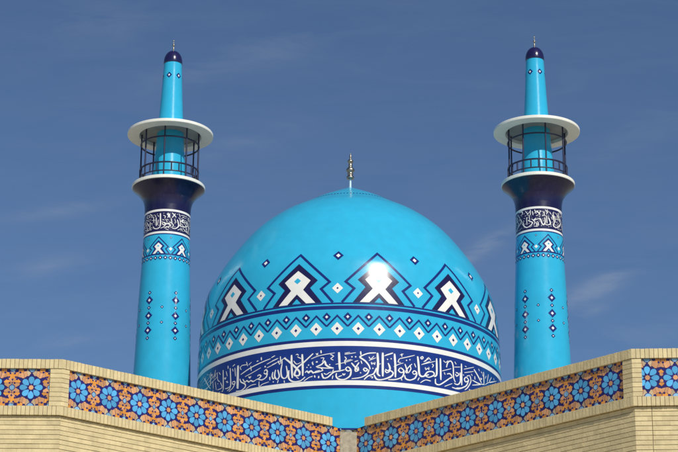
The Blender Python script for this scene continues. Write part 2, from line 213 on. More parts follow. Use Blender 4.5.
def diamond(a,z,ha,hz): return [(a,z-hz),(a+ha,z),(a,z+hz),(a-ha,z)]
def fatline(pts, wa, wz):
    """thin zigzag line as quads; wa, wz = full width along az and z (metric-equal)"""
    out=[]; n=len(pts)
    def nr(p,q):
        dx=(q[0]-p[0])/wa; dy=(q[1]-p[1])/wz; l=math.hypot(dx,dy); return (-dy/l*.5,dx/l*.5)
    offs=[]
    for i in range(n):
        if i==0: m=nr(pts[0],pts[1])
        elif i==n-1: m=nr(pts[-2],pts[-1])
        else:
            a=nr(pts[i-1],pts[i]); b=nr(pts[i],pts[i+1]); sx=a[0]+b[0]; sy=a[1]+b[1]; l2=sx*sx+sy*sy
            k=min(.5/max(l2,1e-6)*1.0,3); m=(sx*k,sy*k)
        offs.append((m[0]*wa,m[1]*wz))
    for i in range(n-1):
        p,q=pts[i],pts[i+1]; o,e=offs[i],offs[i+1]
        out.append([(p[0]-o[0],p[1]-o[1]),(q[0]-e[0],q[1]-e[1]),(q[0]+e[0],q[1]+e[1]),(p[0]+o[0],p[1]+o[1])])
    return out

def strokes(mb, S, data, az0=0, mat=0, base=.003, rmid=4.38, ws=1.0, wmin=0):
    k=math.pi/180*rmid
    for si,d in enumerate(data):
        w=max(d[0],wmin)*ws; P=[(d[i]*k,d[i+1]) for i in range(1,len(d),2)]
        off=base+(si%12)*.00035
        if len(P)==1:
            x,y=P[0]; h=w*.62; c=[(x,y-h),(x+h,y),(x,y+h),(x-h,y)]
            vs=[S.pt(a/k+az0,z,off) for a,z in c]; ns=[S.nrm(a/k+az0,z) for a,z in c]
            mb.add(vs,[[0,1,2,3]],mat,.5,ns); continue
        Q=[P[0]]+P+[P[-1]]; C=[]
        for i in range(1,len(Q)-2):
            a,b,c,e=Q[i-1],Q[i],Q[i+1],Q[i+2]
            n=max(2,int(math.hypot(c[0]-b[0],c[1]-b[1])/(.045*rmid/4.38+.01)))
            for j in range(n):
                t=j/n
                C.append(tuple(.5*((2*b[x])+(-a[x]+c[x])*t+(2*a[x]-5*b[x]+4*c[x]-e[x])*t*t+(-a[x]+3*b[x]-3*c[x]+e[x])*t**3) for x in (0,1)))
        C.append(P[-1]); n=len(C)
        vs=[];ns=[];last=None
        for i,(x,y) in enumerate(C):
            p=C[max(0,i-1)]; q=C[min(n-1,i+1)]; dx=q[0]-p[0]; dy=q[1]-p[1]; l=math.hypot(dx,dy) or 1
            t=i/(n-1)
            ww=w*(.6+.4*min(1,4.5*t+.25,3.2*(1-t)+.12))*.5
            # broad nib held at an angle: thick verticals, thinner risers
            ww*=.74+.42*abs(dy/l-.3*dx/l)
            for sgn in (-1,1):
                a=(x-sgn*dy/l*ww)/k+az0; z=y+sgn*dx/l*ww
                vs.append(S.pt(a,z,off+i*.00004)); ns.append(S.nrm(a,z))
        mb.add(vs,[[2*i,2*i+2,2*i+3,2*i+1] for i in range(n-1)],mat,.5,ns)

# ------------------------------------------------------------------ patterned friezes
def motif_polys(ka, kz, zt, zb):
    """the knot motif of the frieze; ka scales azimuth, kz scales height measured down from zt (dome units)"""
    T=lambda l:[(a*ka, zt-(20.65-z)*kz) for a,z in l]
    B=19.115
    outer=[(-13.4,B),(-9.0,19.52),(-12.1,19.72),(0,20.62),(12.1,19.72),(9.0,19.52),(13.4,B)]
    navy=[(-9.5,B),(-4.9,19.57),(-7.7,19.78),(0,20.33),(7.7,19.78),(4.9,19.57),(9.5,B)]
    rib=[(-7.0,B+.01),(-2.3,19.53),(-5.0,19.79),(0,20.11),(5.0,19.79),(2.3,19.53),(7.0,B+.01),(3.6,B+.01),(0,19.41),(-3.6,B+.01)]
    hole=diamond(0,19.80,1.35,.09)
    foot=[(-1.7,B+.01),(1.7,B+.01),(0,19.27)]
    return T(outer),T(navy),T(rib),T(hole),T(foot)

# ================================================================== DOME
DZ=14.9
dprof=Prof([(14.9,4.40),(17.0,4.39),(18.0,4.38),(18.82,4.363),(19.573,4.319),(20.326,4.195),(21.078,3.838),(21.831,3.328),(22.433,2.815),(22.934,2.183),(23.335,1.47),(23.52,1.16),(23.8,.60),(24.06,.03)])
dsurf=Surf(dprof,DZ)
dome=thing('dome','large turquoise tiled dome with a white Arabic inscription band and pointed top','dome',(.328,60,DZ))
bands=[(15.50,15.60,1),(16.69,16.785,1),(16.785,16.915,2),(16.915,17.875,3),(17.875,18.012,2),(18.012,18.095,1),(18.915,19.02,1),(19.06,19.11,1)]
ed=sorted(set([b[0] for b in bands]+[b[1] for b in bands]))
def dm(z):
    for a,b,m in bands:
        if a<z<b: return m
    return 0
mb=MB()
revolve(dprof,DZ,zrange(14.9,24.06,.07,ed),240,dm,mb)
outer,navy,rib,hole,foot=motif_polys(1,1,20.65,0)
GA,GZ=2.0,.12
c_out=[c for q in fatline(outer,.95,.066) for c in grid_cut([p for p in q],GA,GZ)]
c_navy=grid_cut(navy,GA,GZ); c_rib=grid_cut(rib,GA,GZ); c_hole=grid_cut(hole,GA,GZ); c_foot=grid_cut(foot,GA,GZ)
c_up=grid_cut(diamond(0,20.53,2.05,.15),GA,GZ); c_upw=grid_cut(diamond(0,20.53,.85,.062),GA,GZ)
c_wd=grid_cut(diamond(0,19.53,2.0,.155),GA,GZ); c_wdn=grid_cut(diamond(0,19.53,.42,.035),GA,GZ)
for k in range(12):
    A=10.3+30*k
    put(mb,dsurf,c_out,A,.003,1); put(mb,dsurf,c_navy,A,.0045,4); put(mb,dsurf,c_rib,A,.007,2)
    put(mb,dsurf,c_hole,A,.009,0); put(mb,dsurf,c_foot,A,.007,0)
    put(mb,dsurf,c_up,A+15,.003,1); put(mb,dsurf,c_upw,A+15,.005,2)
    put(mb,dsurf,c_wd,A+15,.003,2); put(mb,dsurf,c_wdn,A+15,.005,1)
c_n=grid_cut(diamond(0,18.70,1.55,.128),GA,GZ); c_nw=grid_cut(diamond(0,18.70,.55,.045),GA,GZ)
c_w=grid_cut(diamond(0,18.365,2.2,.185),GA,GZ); c_wn=grid_cut(diamond(0,18.365,.58,.05),GA,GZ)
c_z=[c for q in fatline([(-3.75,18.43),(0,18.735),(3.75,18.43)],.62,.047) for c in grid_cut(q,GA,GZ)]
for k in range(48):
    A=10.3+7.5*k
    put(mb,dsurf,c_z,A,.003,1); put(mb,dsurf,c_n,A+3.75,.0045,1); put(mb,dsurf,c_nw,A+3.75,.0065,2)
    put(mb,dsurf,c_w,A,.0045,2); put(mb,dsurf,c_wn,A,.0065,1)
for k in range(96):
    a=k*3.75; put(mb,dsurf,[[(a-.95,23.34),(a+.95,23.34),(a+.95,23.385),(a-.95,23.385)]],0,.004,1)
mb.build('dome_shell',[TURQ,NAVY,WHITE,BLUE,DNAVY],dome)
mb=MB()
strokes(mb,dsurf,STROKES_D,0,ws=1.36,wmin=.0175)
# small vowel marks between the letters
def marks(data, rmid, zlo, zhi, step, gap, size, w, seed):
    k=math.pi/180*rmid; rg=random.Random(seed); P=[]
    for d in data:
        q=[(d[i]*k,d[i+1]) for i in range(1,len(d),2)]
        for a,b in zip(q,q[1:]):
            n=max(1,int(math.dist(a,b)/(gap*.4)))
            P+=[(a[0]+(b[0]-a[0])*t/n,a[1]+(b[1]-a[1])*t/n) for t in range(n+1)]
        if len(q)==1: P+=q
    lo=min(p[0] for p in P); hi=max(p[0] for p in P); out=[]; x=lo
    while x<hi:
        for r in range(9):
            p=(x+rg.uniform(-.5,.5)*step,rg.uniform(zlo,zhi))
            if min((p[0]-q[0])**2+(p[1]-q[1])**2 for q in P)>gap*gap:
                c=rg.choice((0,0,1,2,3)); h=size*rg.uniform(.8,1.2)
                if c==0: L_=[(-h,-h*.35),(h,h*.45)]
                elif c==1: L_=[(-h*.7,h*.5),(0,-h*.4),(h*.7,h*.5)]
                elif c==2: L_=[(0,0)]
                else: L_=[(0,h),(h*.2,-h)]
                d=[w]
                for a,b in L_: d+=[(p[0]+a)/k,p[1]+b]
                out.append(d); P+=[p,(p[0]+size*.8,p[1]),(p[0]-size*.8,p[1])]
        x+=step
    return out
strokes(mb,dsurf,marks(STROKES_D,4.38,16.99,17.72,.16,.078,.05,.028,5),0,ws=1.2)
# the verse carries on round the back
def part_of(lo,hi): return [d for d in STROKES_D if lo<=min(d[1::2]) and max(d[1::2])<=hi]
seg=part_of(-52,72)
strokes(mb,dsurf,seg,122,base=.0034,ws=1.36,wmin=.0175); strokes(mb,dsurf,[d for d in seg if max(d[1::2])<62],240,base=.0032,ws=1.36,wmin=.0175)
mb.build('inscription_lettering',[WHITE],dome)
fin=None
mb=MB(); z=24.02-DZ
lathe([(.12,z-.04),(.06,z+.01),(.035,z+.06),(.032,z+.32)],24,mb,0)
mb.n=[None]*len(mb.v); fin=mb.build('finial',[STEM],dome,True)
mb=MB(); zz=24.33-DZ
lathe([(.03,zz),(.105,zz+.01),(.115,zz+.03),(.112,zz+.075),(.085,zz+.09),(.078,zz+.12),(.082,zz+.15),(.095,zz+.17),(.075,zz+.19),(.085,zz+.21),(.118,zz+.245),(.128,zz+.28),(.118,zz+.32),(.09,zz+.35),(.065,zz+.37),(.058,zz+.41),(.072,zz+.43),(.06,zz+.45),(.055,zz+.50),(.075,zz+.52),(.088,zz+.555),(.088,zz+.58),(.07,zz+.61),(.04,zz+.63),(.028,zz+.67),(.038,zz+.70),(.042,zz+.73),(.028,zz+.76),(.012,zz+.82),(0,zz+.85)],28,mb,0)
mb.build('finial_ornament',[STEEL],fin,True)

# ================================================================== MINARETS
def ring(mb, r, z, t, seg=72, a0=0, n=8):
    k=len(mb.v)
    for j in range(seg):
        a=2*math.pi*j/seg
        for i in range(n):
            b=2*math.pi*i/n; rr=r+t*math.cos(b); mb.v.append((rr*math.sin(a),-rr*math.cos(a),z+t*math.sin(b))); mb.n.append(None)
    for j in range(seg):
        for i in range(n):
            mb.f.append([k+j*n+i,k+((j+1)%seg)*n+i,k+((j+1)%seg)*n+(i+1)%n,k+j*n+(i+1)%n]); mb.m.append(0); mb.t.append(.5)
def post(mb, r, az, z0, z1, t, n=8):
    a=R(az); x,y=r*math.sin(a),-r*math.cos(a); k=len(mb.v)
    for z in (z0,z1):
        for i in range(n):
            b=2*math.pi*i/n; mb.v.append((x+t*math.cos(b),y+t*math.sin(b),z)); mb.n.append(None)
    for i in range(n): mb.f.append([k+i,k+(i+1)%n,k+n+(i+1)%n,k+n+i]); mb.m.append(0); mb.t.append(.5)

def minaret(loc, label, STR, a_motif, a_col, a_up, a_post, tcopies):
    z0=10.3
    t=thing('minaret',label,'minaret',(loc[0],loc[1],z0),'twin turquoise minarets beside the dome')
    # lower shaft
    sp=Prof([(10.3,1.06),(18.16,.830),(19.14,.795),(20.52,.757),(21.69,.706),(22.35,.686),(23.10,.682),(23.28,.682)],True); S=Surf(sp,z0)
    bd=[(21.670,21.712,1),(22.310,22.347,1),(22.347,22.409,2),(22.409,23.033,3),(23.033,23.098,2),(23.098,23.28,4)]
    ed=sorted(set([b[0] for b in bd]+[b[1] for b in bd]))
    def mf(z):
        for a,b,m in bd:
            if a<z<b: return m
        return 0
    mb=MB(); revolve(sp,z0,zrange(10.3,23.28,.25,ed),96,mf,mb)
    ka,kz=2.0,.345
    ou,na,ri,ho,fo=motif_polys(ka,kz,22.243,0)
    ga,gz=6,.3
    co=[c for q in fatline(ou,2.6,.034) for c in grid_cut(q,ga,gz)]
    cells=[(co,.002,1),(grid_cut(na,ga,gz),.003,1),(grid_cut(ri,ga,gz),.0045,2),(grid_cut(ho,ga,gz),.006,0),(grid_cut(fo,ga,gz),.0045,0)]
    betw=[(grid_cut(diamond(0,21.86,4.4,.056),ga,gz),.003,2),(grid_cut(diamond(0,22.21,2.8,.034),ga,gz),.003,1),(grid_cut(diamond(0,22.21,1.2,.014),ga,gz),.0045,2)]
    for k in range(6):
        for c,o,m in cells: put(mb,S,c,a_motif+60*k,o,m)
        for c,o,m in betw: put(mb,S,c,a_motif+30+60*k,o,m)
    dd=grid_cut(diamond(0,21.585,5.6,.070),ga,gz); dw=grid_cut(diamond(0,21.585,2.2,.028),ga,gz)
    for k in range(30): put(mb,S,dd,k*12+3,.003,1); put(mb,S,dw,k*12+3,.005,2)
    # vertical diamond columns
    for k in range(6):
        for z,b in ((20.52,0),(20.29,1),(20.06,0),(19.82,1),(19.595,0),(19.375,1),(19.14,0)):
            h,w=(.134,9.4) if b else (.064,4.7)
            put(mb,S,grid_cut(diamond(0,z,w,h),ga,gz),a_col+60*k,.003,1)
            put(mb,S,grid_cut(diamond(0,z,w*.36,h*.36),ga,gz),a_col+60*k,.005,2)
        for z in (20.06,19.595):
            put(mb,S,grid_cut(diamond(0,z,3.8,.05),ga,gz),a_col+30+60*k,.003,1)
            put(mb,S,grid_cut(diamond(0,z,1.5,.02),ga,gz),a_col+30+60*k,.005,2)
    sh=mb.build('lower_shaft',[TURQ,NAVY,WHITE,DNAVY,DPURP],t)
    mb=MB()
    STR=STR+marks(STR,.684,22.46,22.98,.07,.034,.02,.012,9)
    for c in tcopies: strokes(mb,S,STR,c,base=.002,rmid=.684,ws=1.18)
    mb.build('inscription_lettering',[WHITE],sh)
    # flared capital
    cp=Prof([(23.28,.682),(23.37,.692),(23.55,.737),(23.66,.802),(23.77,.885),(23.86,.980),(23.935,1.072)]); mb=MB()
    revolve(cp,z0,zrange(23.28,23.935,.03),96,lambda z:0,mb); mb.build('capital',[DPURP],t)
    mb=MB(); a=23.925-z0
    lathe([(1.05,a+.012),(1.076,a+.016),(1.086,a+.028),(1.086,a+.105),(1.076,a+.118),(.6,a+.126),(.3,a+.126)],96,mb); mb.build('gallery_floor',[CREAMW],t)
    # upper shaft
    up=Prof([(24.05,.512),(24.40,.492),(25.0,.445),(25.8,.396),(26.17,.368),(27.1,.315),(28.04,.268)]); SU=Surf(up,z0)
    mb=MB(); revolve(up,z0,zrange(24.052,28.045,.3),64,lambda z:0,mb)
    for k in range(6):
        put(mb,SU,grid_cut(diamond(0,27.56,18,.10),ga,gz),a_up+60*k,.002,1)
        put(mb,SU,grid_cut(diamond(0,27.56,6.5,.04),ga,gz),a_up+60*k,.004,2)
    mb.build('upper_shaft',[TURQ,NAVY,WHITE],t)
    # cap
    mb=MB(); a=28.02-z0
    pts=[(.20,a-.01),(.276,a-.01),(.284,a+.01)]+[(.284*math.cos(R(q))**.9,a+.05+.385*math.sin(R(q))) for q in range(0,90,6)]+[(0,a+.435)]
    lathe(pts,56,mb); mb.build('cap',[DNAVY],t,True)
    mb=MB(); a=28.44-z0
    lathe([(.02,a),(.026,a+.02),(.020,a+.06),(.030,a+.10),(.026,a+.12),(.014,a+.15),(.014,a+.17),(.034,a+.19),(.046,a+.215),(.034,a+.24),(.012,a+.26),(.011,a+.32),(.020,a+.345),(.022,a+.36),(.012,a+.385),(0,a+.41)],20,mb)
    mb.build('finial',[STEEL],t,True)
    # canopy ring
    mb=MB(); a=25.637-z0
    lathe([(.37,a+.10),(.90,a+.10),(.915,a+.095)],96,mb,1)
    lathe([(.915,a+.095),(.932,a+.002),(.942,a),(1.255,a+.002),(1.275,a+.008),(1.282,a+.02),(1.282,a+.085),(1.272,a+.10),(1.23,a+.108),(.7,a+.135),(.37,a+.16)],96,mb,0)
    cn=mb.build('canopy',[CREAMW,CEIL],t)
    for p in cn.data.polygons: p.use_smooth=False
    # railing
    mb=MB(); ring(mb,.867,25.335-z0,.025); ra=mb.build('railing',[IRON],t,True)
    for z,q in ((24.515,.027),(24.25,.021)):
        mb=MB(); ring(mb,.867,z-z0,q); mb.build('rail',[IRON],ra,True)
    for k in range(24):
        mb=MB(); az=a_post+15*k
        if k%3==0: post(mb,.867,az,24.045-z0,25.735-z0,.024); mb.build('post',[IRON],ra,True)
        else: post(mb,.867,az,24.25-z0,24.515-z0,.022); mb.build('baluster',[IRON],ra,True)
    return t
minaret((-5.085,60),'turquoise minaret standing to the left of the dome, white canopy and navy capital',STROKES_L,-15,30,-16,-6,(0,113,236))
minaret((5.875,59.53),'turquoise minaret standing to the right of the dome, white canopy and navy capital',STROKES_R,16.5,18.5,24,11.8,(0,116,238))

# ================================================================== BRICK WINGS
class Path:
    """plan polyline, outward side = (dy,-dx); off > 0 goes inward, mitred at inner vertices"""
    def __init__(s, pts):
        s.p=[Vector(q) for q in pts]; s.d=[(s.p[i+1]-s.p[i]).normalized() for i in range(len(pts)-1)]
        s.L=[(s.p[i+1]-s.p[i]).length for i in range(len(pts)-1)]
    def inn(s,i): d=s.d[i]; return Vector((-d.y,d.x))
    def at(s,i,t,off):
        """point on segment i at length t with inward offset; ends are mitred"""
        n=s.inn(i); b=s.p[i]+s.d[i]*t+n*off
        if i<len(s.d)-1 and abs(t-s.L[i])<1e-6: return s.mit(i+1,off)
        if i>0 and abs(t)<1e-6: return s.mit(i,off)
        return b
    def mit(s,v,off):
        a,b=s.inn(v-1),s.inn(v); m=(a+b); m=m/m.dot(a)
        return s.p[v]+m*off
def prism(mb, path, i, t0, t1, oo, oi, z0, z1, mat=0, tint=None, loc=Vector((0,0))):
    q=[path.at(i,t0,oo),path.at(i,t1,oo),path.at(i,t1,oi),path.at(i,t0,oi)]
    q=[a-loc for a in q]
    vs=[(a.x,a.y,z0) for a in q]+[(a.x,a.y,z1) for a in q]
    mb.add(vs,[[0,1,5,4],[1,2,6,5],[2,3,7,6],[3,0,4,7],[4,5,6,7],[3,2,1,0]],mat,tint)

ZC0,ZC1=10.845,11.0      # cap course
ZT0,ZT1=10.237,10.845    # tile band
ZS0,ZS1=10.087,10.237    # sill course
def soldier(mb, path, i, a, b, oo, z0, z1, depth, loc, rnd):
    n=max(1,round((b-a)/.0695)); w=(b-a)/n
    for k in range(n):
        t0=a+k*w; t1=t0+w
        e0=t0+(.0042 if (k>0) else 0); e1=t1-(.0042 if k<n-1 else 0)
        j=rnd.uniform(-.0022,.0022)
        prism(mb,path,i,e0,e1,oo+j,oo+.06,z0+.002+rnd.uniform(0,.003),z1-rnd.uniform(0,.004),0,rnd.random(),loc)
    prism(mb,path,i,a,b,oo+.007,oo+depth,z0+.006,z1-.008,1,.5,loc)

PC={}
def octo(r,n,rot,sx=1): return [(r*sx*math.cos(R(rot+360*k/n)),r*math.sin(R(rot+360*k/n))) for k in range(n)]
def cell_pieces():
    """unit cell centred at 0, side 1: (polygon, material, layer). Field tiles are the Voronoi cells of a girih-like seed set"""
    out=[]; seeds={}
    def seed(x,y,m):
        for X in (x,-x,1-x,-1+x,1+x,-1-x):
            for Y in (y,-y,1-y,-1+y,1+y,-1-y):
                k=(round(X,4),round(Y,4))
                if max(abs(X),abs(Y))<.82: seeds.setdefault(k,m)
    seed(.5,.315,4)
    for k in range(5):
        a=R(90+72*k); seed(.5+.112*math.cos(a),.315+.112*math.sin(a),(5,4,3,3,4)[k])
        a=R(126+72*k)
        if k in (0,1,3,4): seed(.5+.150*math.cos(a),.315+.150*math.sin(a),0)
    seed(.5,0,2); seed(.405,.07,3); seed(.36,0,0); seed(0,.5,2); seed(.08,.41,5); seed(0,.36,0)
    seed(.5,.5,2); seed(.18,.465,0); seed(.26,.44,4); seed(.255,.365,3); seed(.33,.335,3); seed(.345,.255,0); seed(.40,.19,4); seed(.17,.385,3)
    L_=list(seeds.items())
    for (x,y),m in L_:
        if max(abs(x),abs(y))>.56 or math.hypot(x,y)<.27 or m==0: continue
        c=[(x-.12,y-.12),(x+.12,y-.12),(x+.12,y+.12),(x-.12,y+.12)]
        for (u,v),m2 in L_:
            if (u,v)==(x,y) or math.hypot(u-x,v-y)>.3: continue
            dx,dy=u-x,v-y; l=math.hypot(dx,dy)
            b=l/2+(.016 if m2==0 else 0)      # dark tiles are the smaller ones
            nx,ny=dx/l,dy/l; o=[]
            for q in range(len(c)):
                p0,p1=c[q],c[(q+1)%len(c)]
                d0=(p0[0]-x)*nx+(p0[1]-y)*ny-b; d1=(p1[0]-x)*nx+(p1[1]-y)*ny-b
                if d0<=0: o.append(p0)
                if (d0<=0)!=(d1<=0):
                    t=d0/(d0-d1); o.append((p0[0]+t*(p1[0]-p0[0]),p0[1]+t*(p1[1]-p0[1])))
            c=o
            if len(c)<3: break
        if len(c)<3: continue
        k_=.94
        out.append(([(x+(a-x)*k_,y+(b-y)*k_) for a,b in c],m,0))
    star=[]
    for k in range(16):
        r=.312 if k%2==0 else .335
        star.append((r*math.cos(R(22.5*k)),r*math.sin(R(22.5*k))))
    out.append((star,0,1))
    petal=[(.088,0),(.12,.036),(.16,.062),(.205,.076),(.245,.073),(.28,.052),(.30,.02),(.30,-.02),(.28,-.052),(.245,-.073),(.205,-.076),(.16,-.062),(.12,-.036)]
    for k in range(8):
        c,s_=math.cos(R(45*k)),math.sin(R(45*k)); out.append(([(x*c-y*s_,x*s_+y*c) for x,y in petal],1,2))
    st=[]
    for k in range(16):
        r=.072 if k%2==0 else .055
        st.append((r*math.cos(R(22.5*k)),r*math.sin(R(22.5*k))))
    out.append((st,3,2))
    def sh(p,x,y): return [(a+x,b+y) for a,b in p]
    for x,y,r in ((.5,0,.066),(-.5,0,.066),(0,.5,.085),(0,-.5,.085),(.5,.5,.075),(.5,-.5,.075),(-.5,.5,.075),(-.5,-.5,.075)):
        out.append((sh(octo(r*1.25,8,22.5),x,y),0,1)); out.append((sh(octo(r,8,22.5),x,y),2,2))
    for x in (.5,-.5):
        for y in (.305,-.305):
            up=90 if y>0 else 270
            s5=[((.094 if k%2==0 else .056)*math.cos(R(up+36*k)),(.094 if k%2==0 else .056)*math.sin(R(up+36*k))) for k in range(10)]
            out.append((sh(s5,x,y),4,2))
            for k in range(5):
                a=R(up+36+72*k); out.append((sh(octo(.030,4,math.degrees(a)),x+.094*math.cos(a),y+.094*math.sin(a)),0,3))
    for sx in (1,-1):
        for sy in (1,-1):
            for x,y,r in ((.435,.125,.032),(.30,.405,.034),(.385,.225,.034)):
                out.append((sh(octo(r,4,45),x*sx,y*sy),0,2))
    return out
CELL=cell_pieces()
def tiles(mb, path, i, a, b, centres, bounds, off, loc, rnd):
    """centres of flowers and cell bounds along segment i, tile band clipped to [a,b]"""
    H=ZT1-ZT0; zc=(ZT0+ZT1)/2; K=0
    prism(mb,path,i,a,b,off+.004,off+.05,ZT0,ZT1,0,.5,loc)
    for c,(lo,hi) in zip(centres,bounds):
        lo=max(lo,a); hi=min(hi,b)
        for poly,m,lay in CELL:
            sc_=1+rnd.uniform(-.03,.02)
            mx=sum(p[0] for p in poly)/len(poly); my=sum(p[1] for p in poly)/len(poly)
            jx,jy=rnd.uniform(-.004,.004),rnd.uniform(-.004,.004)
            q=[(c+((x-mx)*sc_+mx+jx)*H, ((y-my)*sc_+my+jy)*H) for x,y in poly]
            for ax,v,le in ((0,lo,False),(0,hi,True),(1,-H/2,False),(1,H/2,True)):
                if len(q)>=3: q=clip(q,ax,v,le)
            if len(q)<3: continue
            ar=area(q)
            if abs(ar)<2e-5: continue
            K+=1
            if ar<0: q=q[::-1]
            o=off-lay*.0012+(K%5)*.0002
            n=path.inn(i)
            tl=0 if len(q)>14 else .009; t1,t2=rnd.uniform(-tl,tl),rnd.uniform(-tl,tl)
            vs=[]
            for x,y in q:
                e=o+t1*(x-c-mx*H)+t2*(y-my*H)
                p=path.p[i]+path.d[i]*x+n*e-loc; vs.append((p.x,p.y,zc+y))
            mb.add(vs,[list(range(len(q)))],m,rnd.random())

def wing(label, pts, loc, corner, oblique, front, ob_cent, fr_cent, cap_rng, tile_rng, pil, seed, fr_rng, exp_joint=None):
    """pts plan; corner index; oblique/front segment ids"""
    rnd=random.Random(seed); path=Path(pts); l2=Vector((loc[0],loc[1]))
    t=thing('brick_parapet_wall',label,'wall',loc,'brick parapet walls with mosaic bands')
    # body and brick courses
    mb=MB()
    nseg=len(path.d)
    FACE=.062
    for i in range(nseg):
        prism(mb,path,i,0,path.L[i],FACE+.010,.42,0,ZS0+.001,1,.5,l2)
        prism(mb,path,i,0,path.L[i],.095,.42,ZS0+.001,ZT1-.001,1,.5,l2)
    pitch=.0758
    for c in range(16):
        z1=ZS0-.006-c*pitch; z0=z1-.0665
        for i in range(nseg):
            a=max(0,fr_rng[0]) if i==front else 0; b=min(path.L[i],fr_rng[1]) if i==front else path.L[i]
            x=a-(.113 if c%2 else 0)-rnd.uniform(0,.02)
            while x<b:
                e0=max(a,x+.0005); e1=min(b,x+.225); x+=.2255
                if e1-e0<.03: continue
                if exp_joint and i==front and e0<exp_joint<e1:
                    prism(mb,path,i,e0,exp_joint-.005,FACE,FACE+.05,z0,z1,0,rnd.random(),l2); e0=exp_joint+.005
                prism(mb,path,i,e0,e1,FACE+rnd.uniform(-.0018,.0018),FACE+.05,z0+rnd.uniform(-.0008,.0008),z1,0,rnd.random(),l2)
    mb.build('brickwork',[BRICK,MORT],t)
    # lower wall face below the laid courses
    mb=MB()
    for i in range(nseg): prism(mb,path,i,0,path.L[i],FACE,FACE+.03,0,ZS0-16*pitch-.006,0,.5,l2)
    mb.build('lower_wall_facing',[BRICK],t)
    # sill course
    mb=MB()
    for i in range(nseg): soldier(mb,path,i,0,path.L[i],.010,ZS0,ZS1,.12,l2,rnd)
    mb.build('sill_course',[BRICK,MORT],t)
    # cap course
    mb=MB()
    for i in range(nseg):
        a,b=(cap_rng if i==oblique else (0,path.L[i]))
        soldier(mb,path,i,a,b,0,ZC0,ZC1,.40,l2,rnd)
    mb.build('cap_course',[BRICK,MORT],t)
    # mosaic
    mb=MB()
    ob_b=[(( (ob_cent[k-1]+ob_cent[k])/2 if k else ob_cent[0]-.31),((ob_cent[k]+ob_cent[k+1])/2 if k<len(ob_cent)-1 else ob_cent[-1]+.6)) for k in range(len(ob_cent))]
    fr_b=[(( (fr_cent[k-1]+fr_cent[k])/2 if k else fr_cent[0]-.31),((fr_cent[k]+fr_cent[k+1])/2 if k<len(fr_cent)-1 else fr_cent[-1]+.31)) for k in range(len(fr_cent))]
    tiles(mb,path,oblique,tile_rng[0][0],tile_rng[0][1],ob_cent,ob_b,.044,l2,rnd)
    tiles(mb,path,front,tile_rng[1][0],tile_rng[1][1],fr_cent,fr_b,.044,l2,rnd)
    mb.build('mosaic_band',[TNAVY,TBLUE,TPALE,TSALM,TORAN,TTAN],t)
    # corner pilaster of stacked bricks
    mb=MB(); n=8; h=(ZT1-ZT0)/n
    for k in range(n):
        z0=ZT0+k*h+.004; z1=ZT0+(k+1)*h-.004
        for (i,a,b) in pil:
            j=rnd.uniform(-.002,.002)
            prism(mb,path,i,a,b,.012+j,.09,z0,z1,0,rnd.random(),l2)
    for (i,a,b) in pil: prism(mb,path,i,a,b,.02,.088,ZT0+.001,ZT1-.001,1,.5,l2)
    mb.build('corner_pilaster',[BRICK,MORT],t)
    return t,path
L1=(-4.38,32.999); M=(.213,36.84); R4=(4.559,32.168)
dL=5.593; 
LP=[(-14.38,33.035),L1,M]
fl=10.0  # front length left
ob=[.341,.943,1.536,2.115,2.689,3.273,3.847,4.41,4.983,5.54]
fr=[fl-(1.004-.516)-.61*k for k in range(15,-1,-1)]
wing('cream brick wall rising at the left with flower mosaic band, brightly sunlit',LP,(-4.38,33,0),1,1,0,ob,fr,
     (0,dL),((.140,5.83),(0,fl-.185)),[(0,fl-.190,fl),(1,0,.146)],11,(0,fl))
RP=[M,R4,(14.52,31.37)]
LR=math.dist(M,R4); shift=LR-6.002
obr=[x+shift for x in [-.009,.614,1.228,1.842,2.442,3.075,3.678,4.303,4.921,5.533]]
frr=[.237,.667]+[.667+.605*k for k in range(1,15)]
wr,pathR=wing('cream brick wall rising at the right with flower mosaic band, its slanting face in glancing light',RP,(4.56,32.17,0),1,0,1,obr,frr,
     (shift,LR),((shift-.25,LR-.190),(.145,9.99)),[(0,LR-.195,LR),(1,0,.150)],12,(0,9.9),.285)

# pier in the inner corner and its white pipe end
pathL=Path(LP)
a=pathL.at(1,5.80,.035); b=pathR.at(0,shift-.235,.035); c=Vector((.2,37.15))
pier=thing('corner_pier','rough plaster pier closing the inner corner between the two brick walls','pier',(.2,36.75,0))
mb=MB(); l=Vector((.2,36.75)); q=[a-l,b-l,Vector((.30,.40)),Vector((-.30,.40))]
mb.add([(p.x,p.y,0) for p in q]+[(p.x,p.y,10.78) for p in q],[[0,1,5,4],[1,2,6,5],[2,3,7,6],[3,0,4,7],[4,5,6,7]],0)
mb.build('pier_shaft',[PLAST],pier)
mb=MB(); mid=(a+b)/2-l
pts=[]
n=16
for rr,zz in ((.070,10.781),(.075,10.80),(.068,10.82),(.045,10.835),(.001,10.84)):
    for j in range(n): pts.append((mid.x+rr*math.cos(2*math.pi*j/n),mid.y+.11+rr*math.sin(2*math.pi*j/n),zz))
mb.add(pts,[[i*n+j,i*n+(j+1)%n,(i+1)*n+(j+1)%n,(i+1)*n+j] for i in range(4) for j in range(n)],0)
mb.build('vent_cap',[CEIL],pier,True)
mb=MB()
fa=pathL.at(1,dL+.01,.04)-l; fb=pathR.at(0,shift-.01,.04)-l
q=[fa,mid+Vector((-.10,.16)),mid+Vector((.10,.16)),fb]; q2=[p+Vector((0,.10)) for p in q]
for i in range(3):
    vs=[(p.x,p.y,z) for z in (10.846,10.864) for p in (q[i],q[i+1],q2[i+1],q2[i])]
    mb.add(vs,[[0,1,5,4],[1,2,6,5],[2,3,7,6],[3,0,4,7],[4,5,6,7],[3,2,1,0]],0)
mb.build('flashing',[TAR],pier)

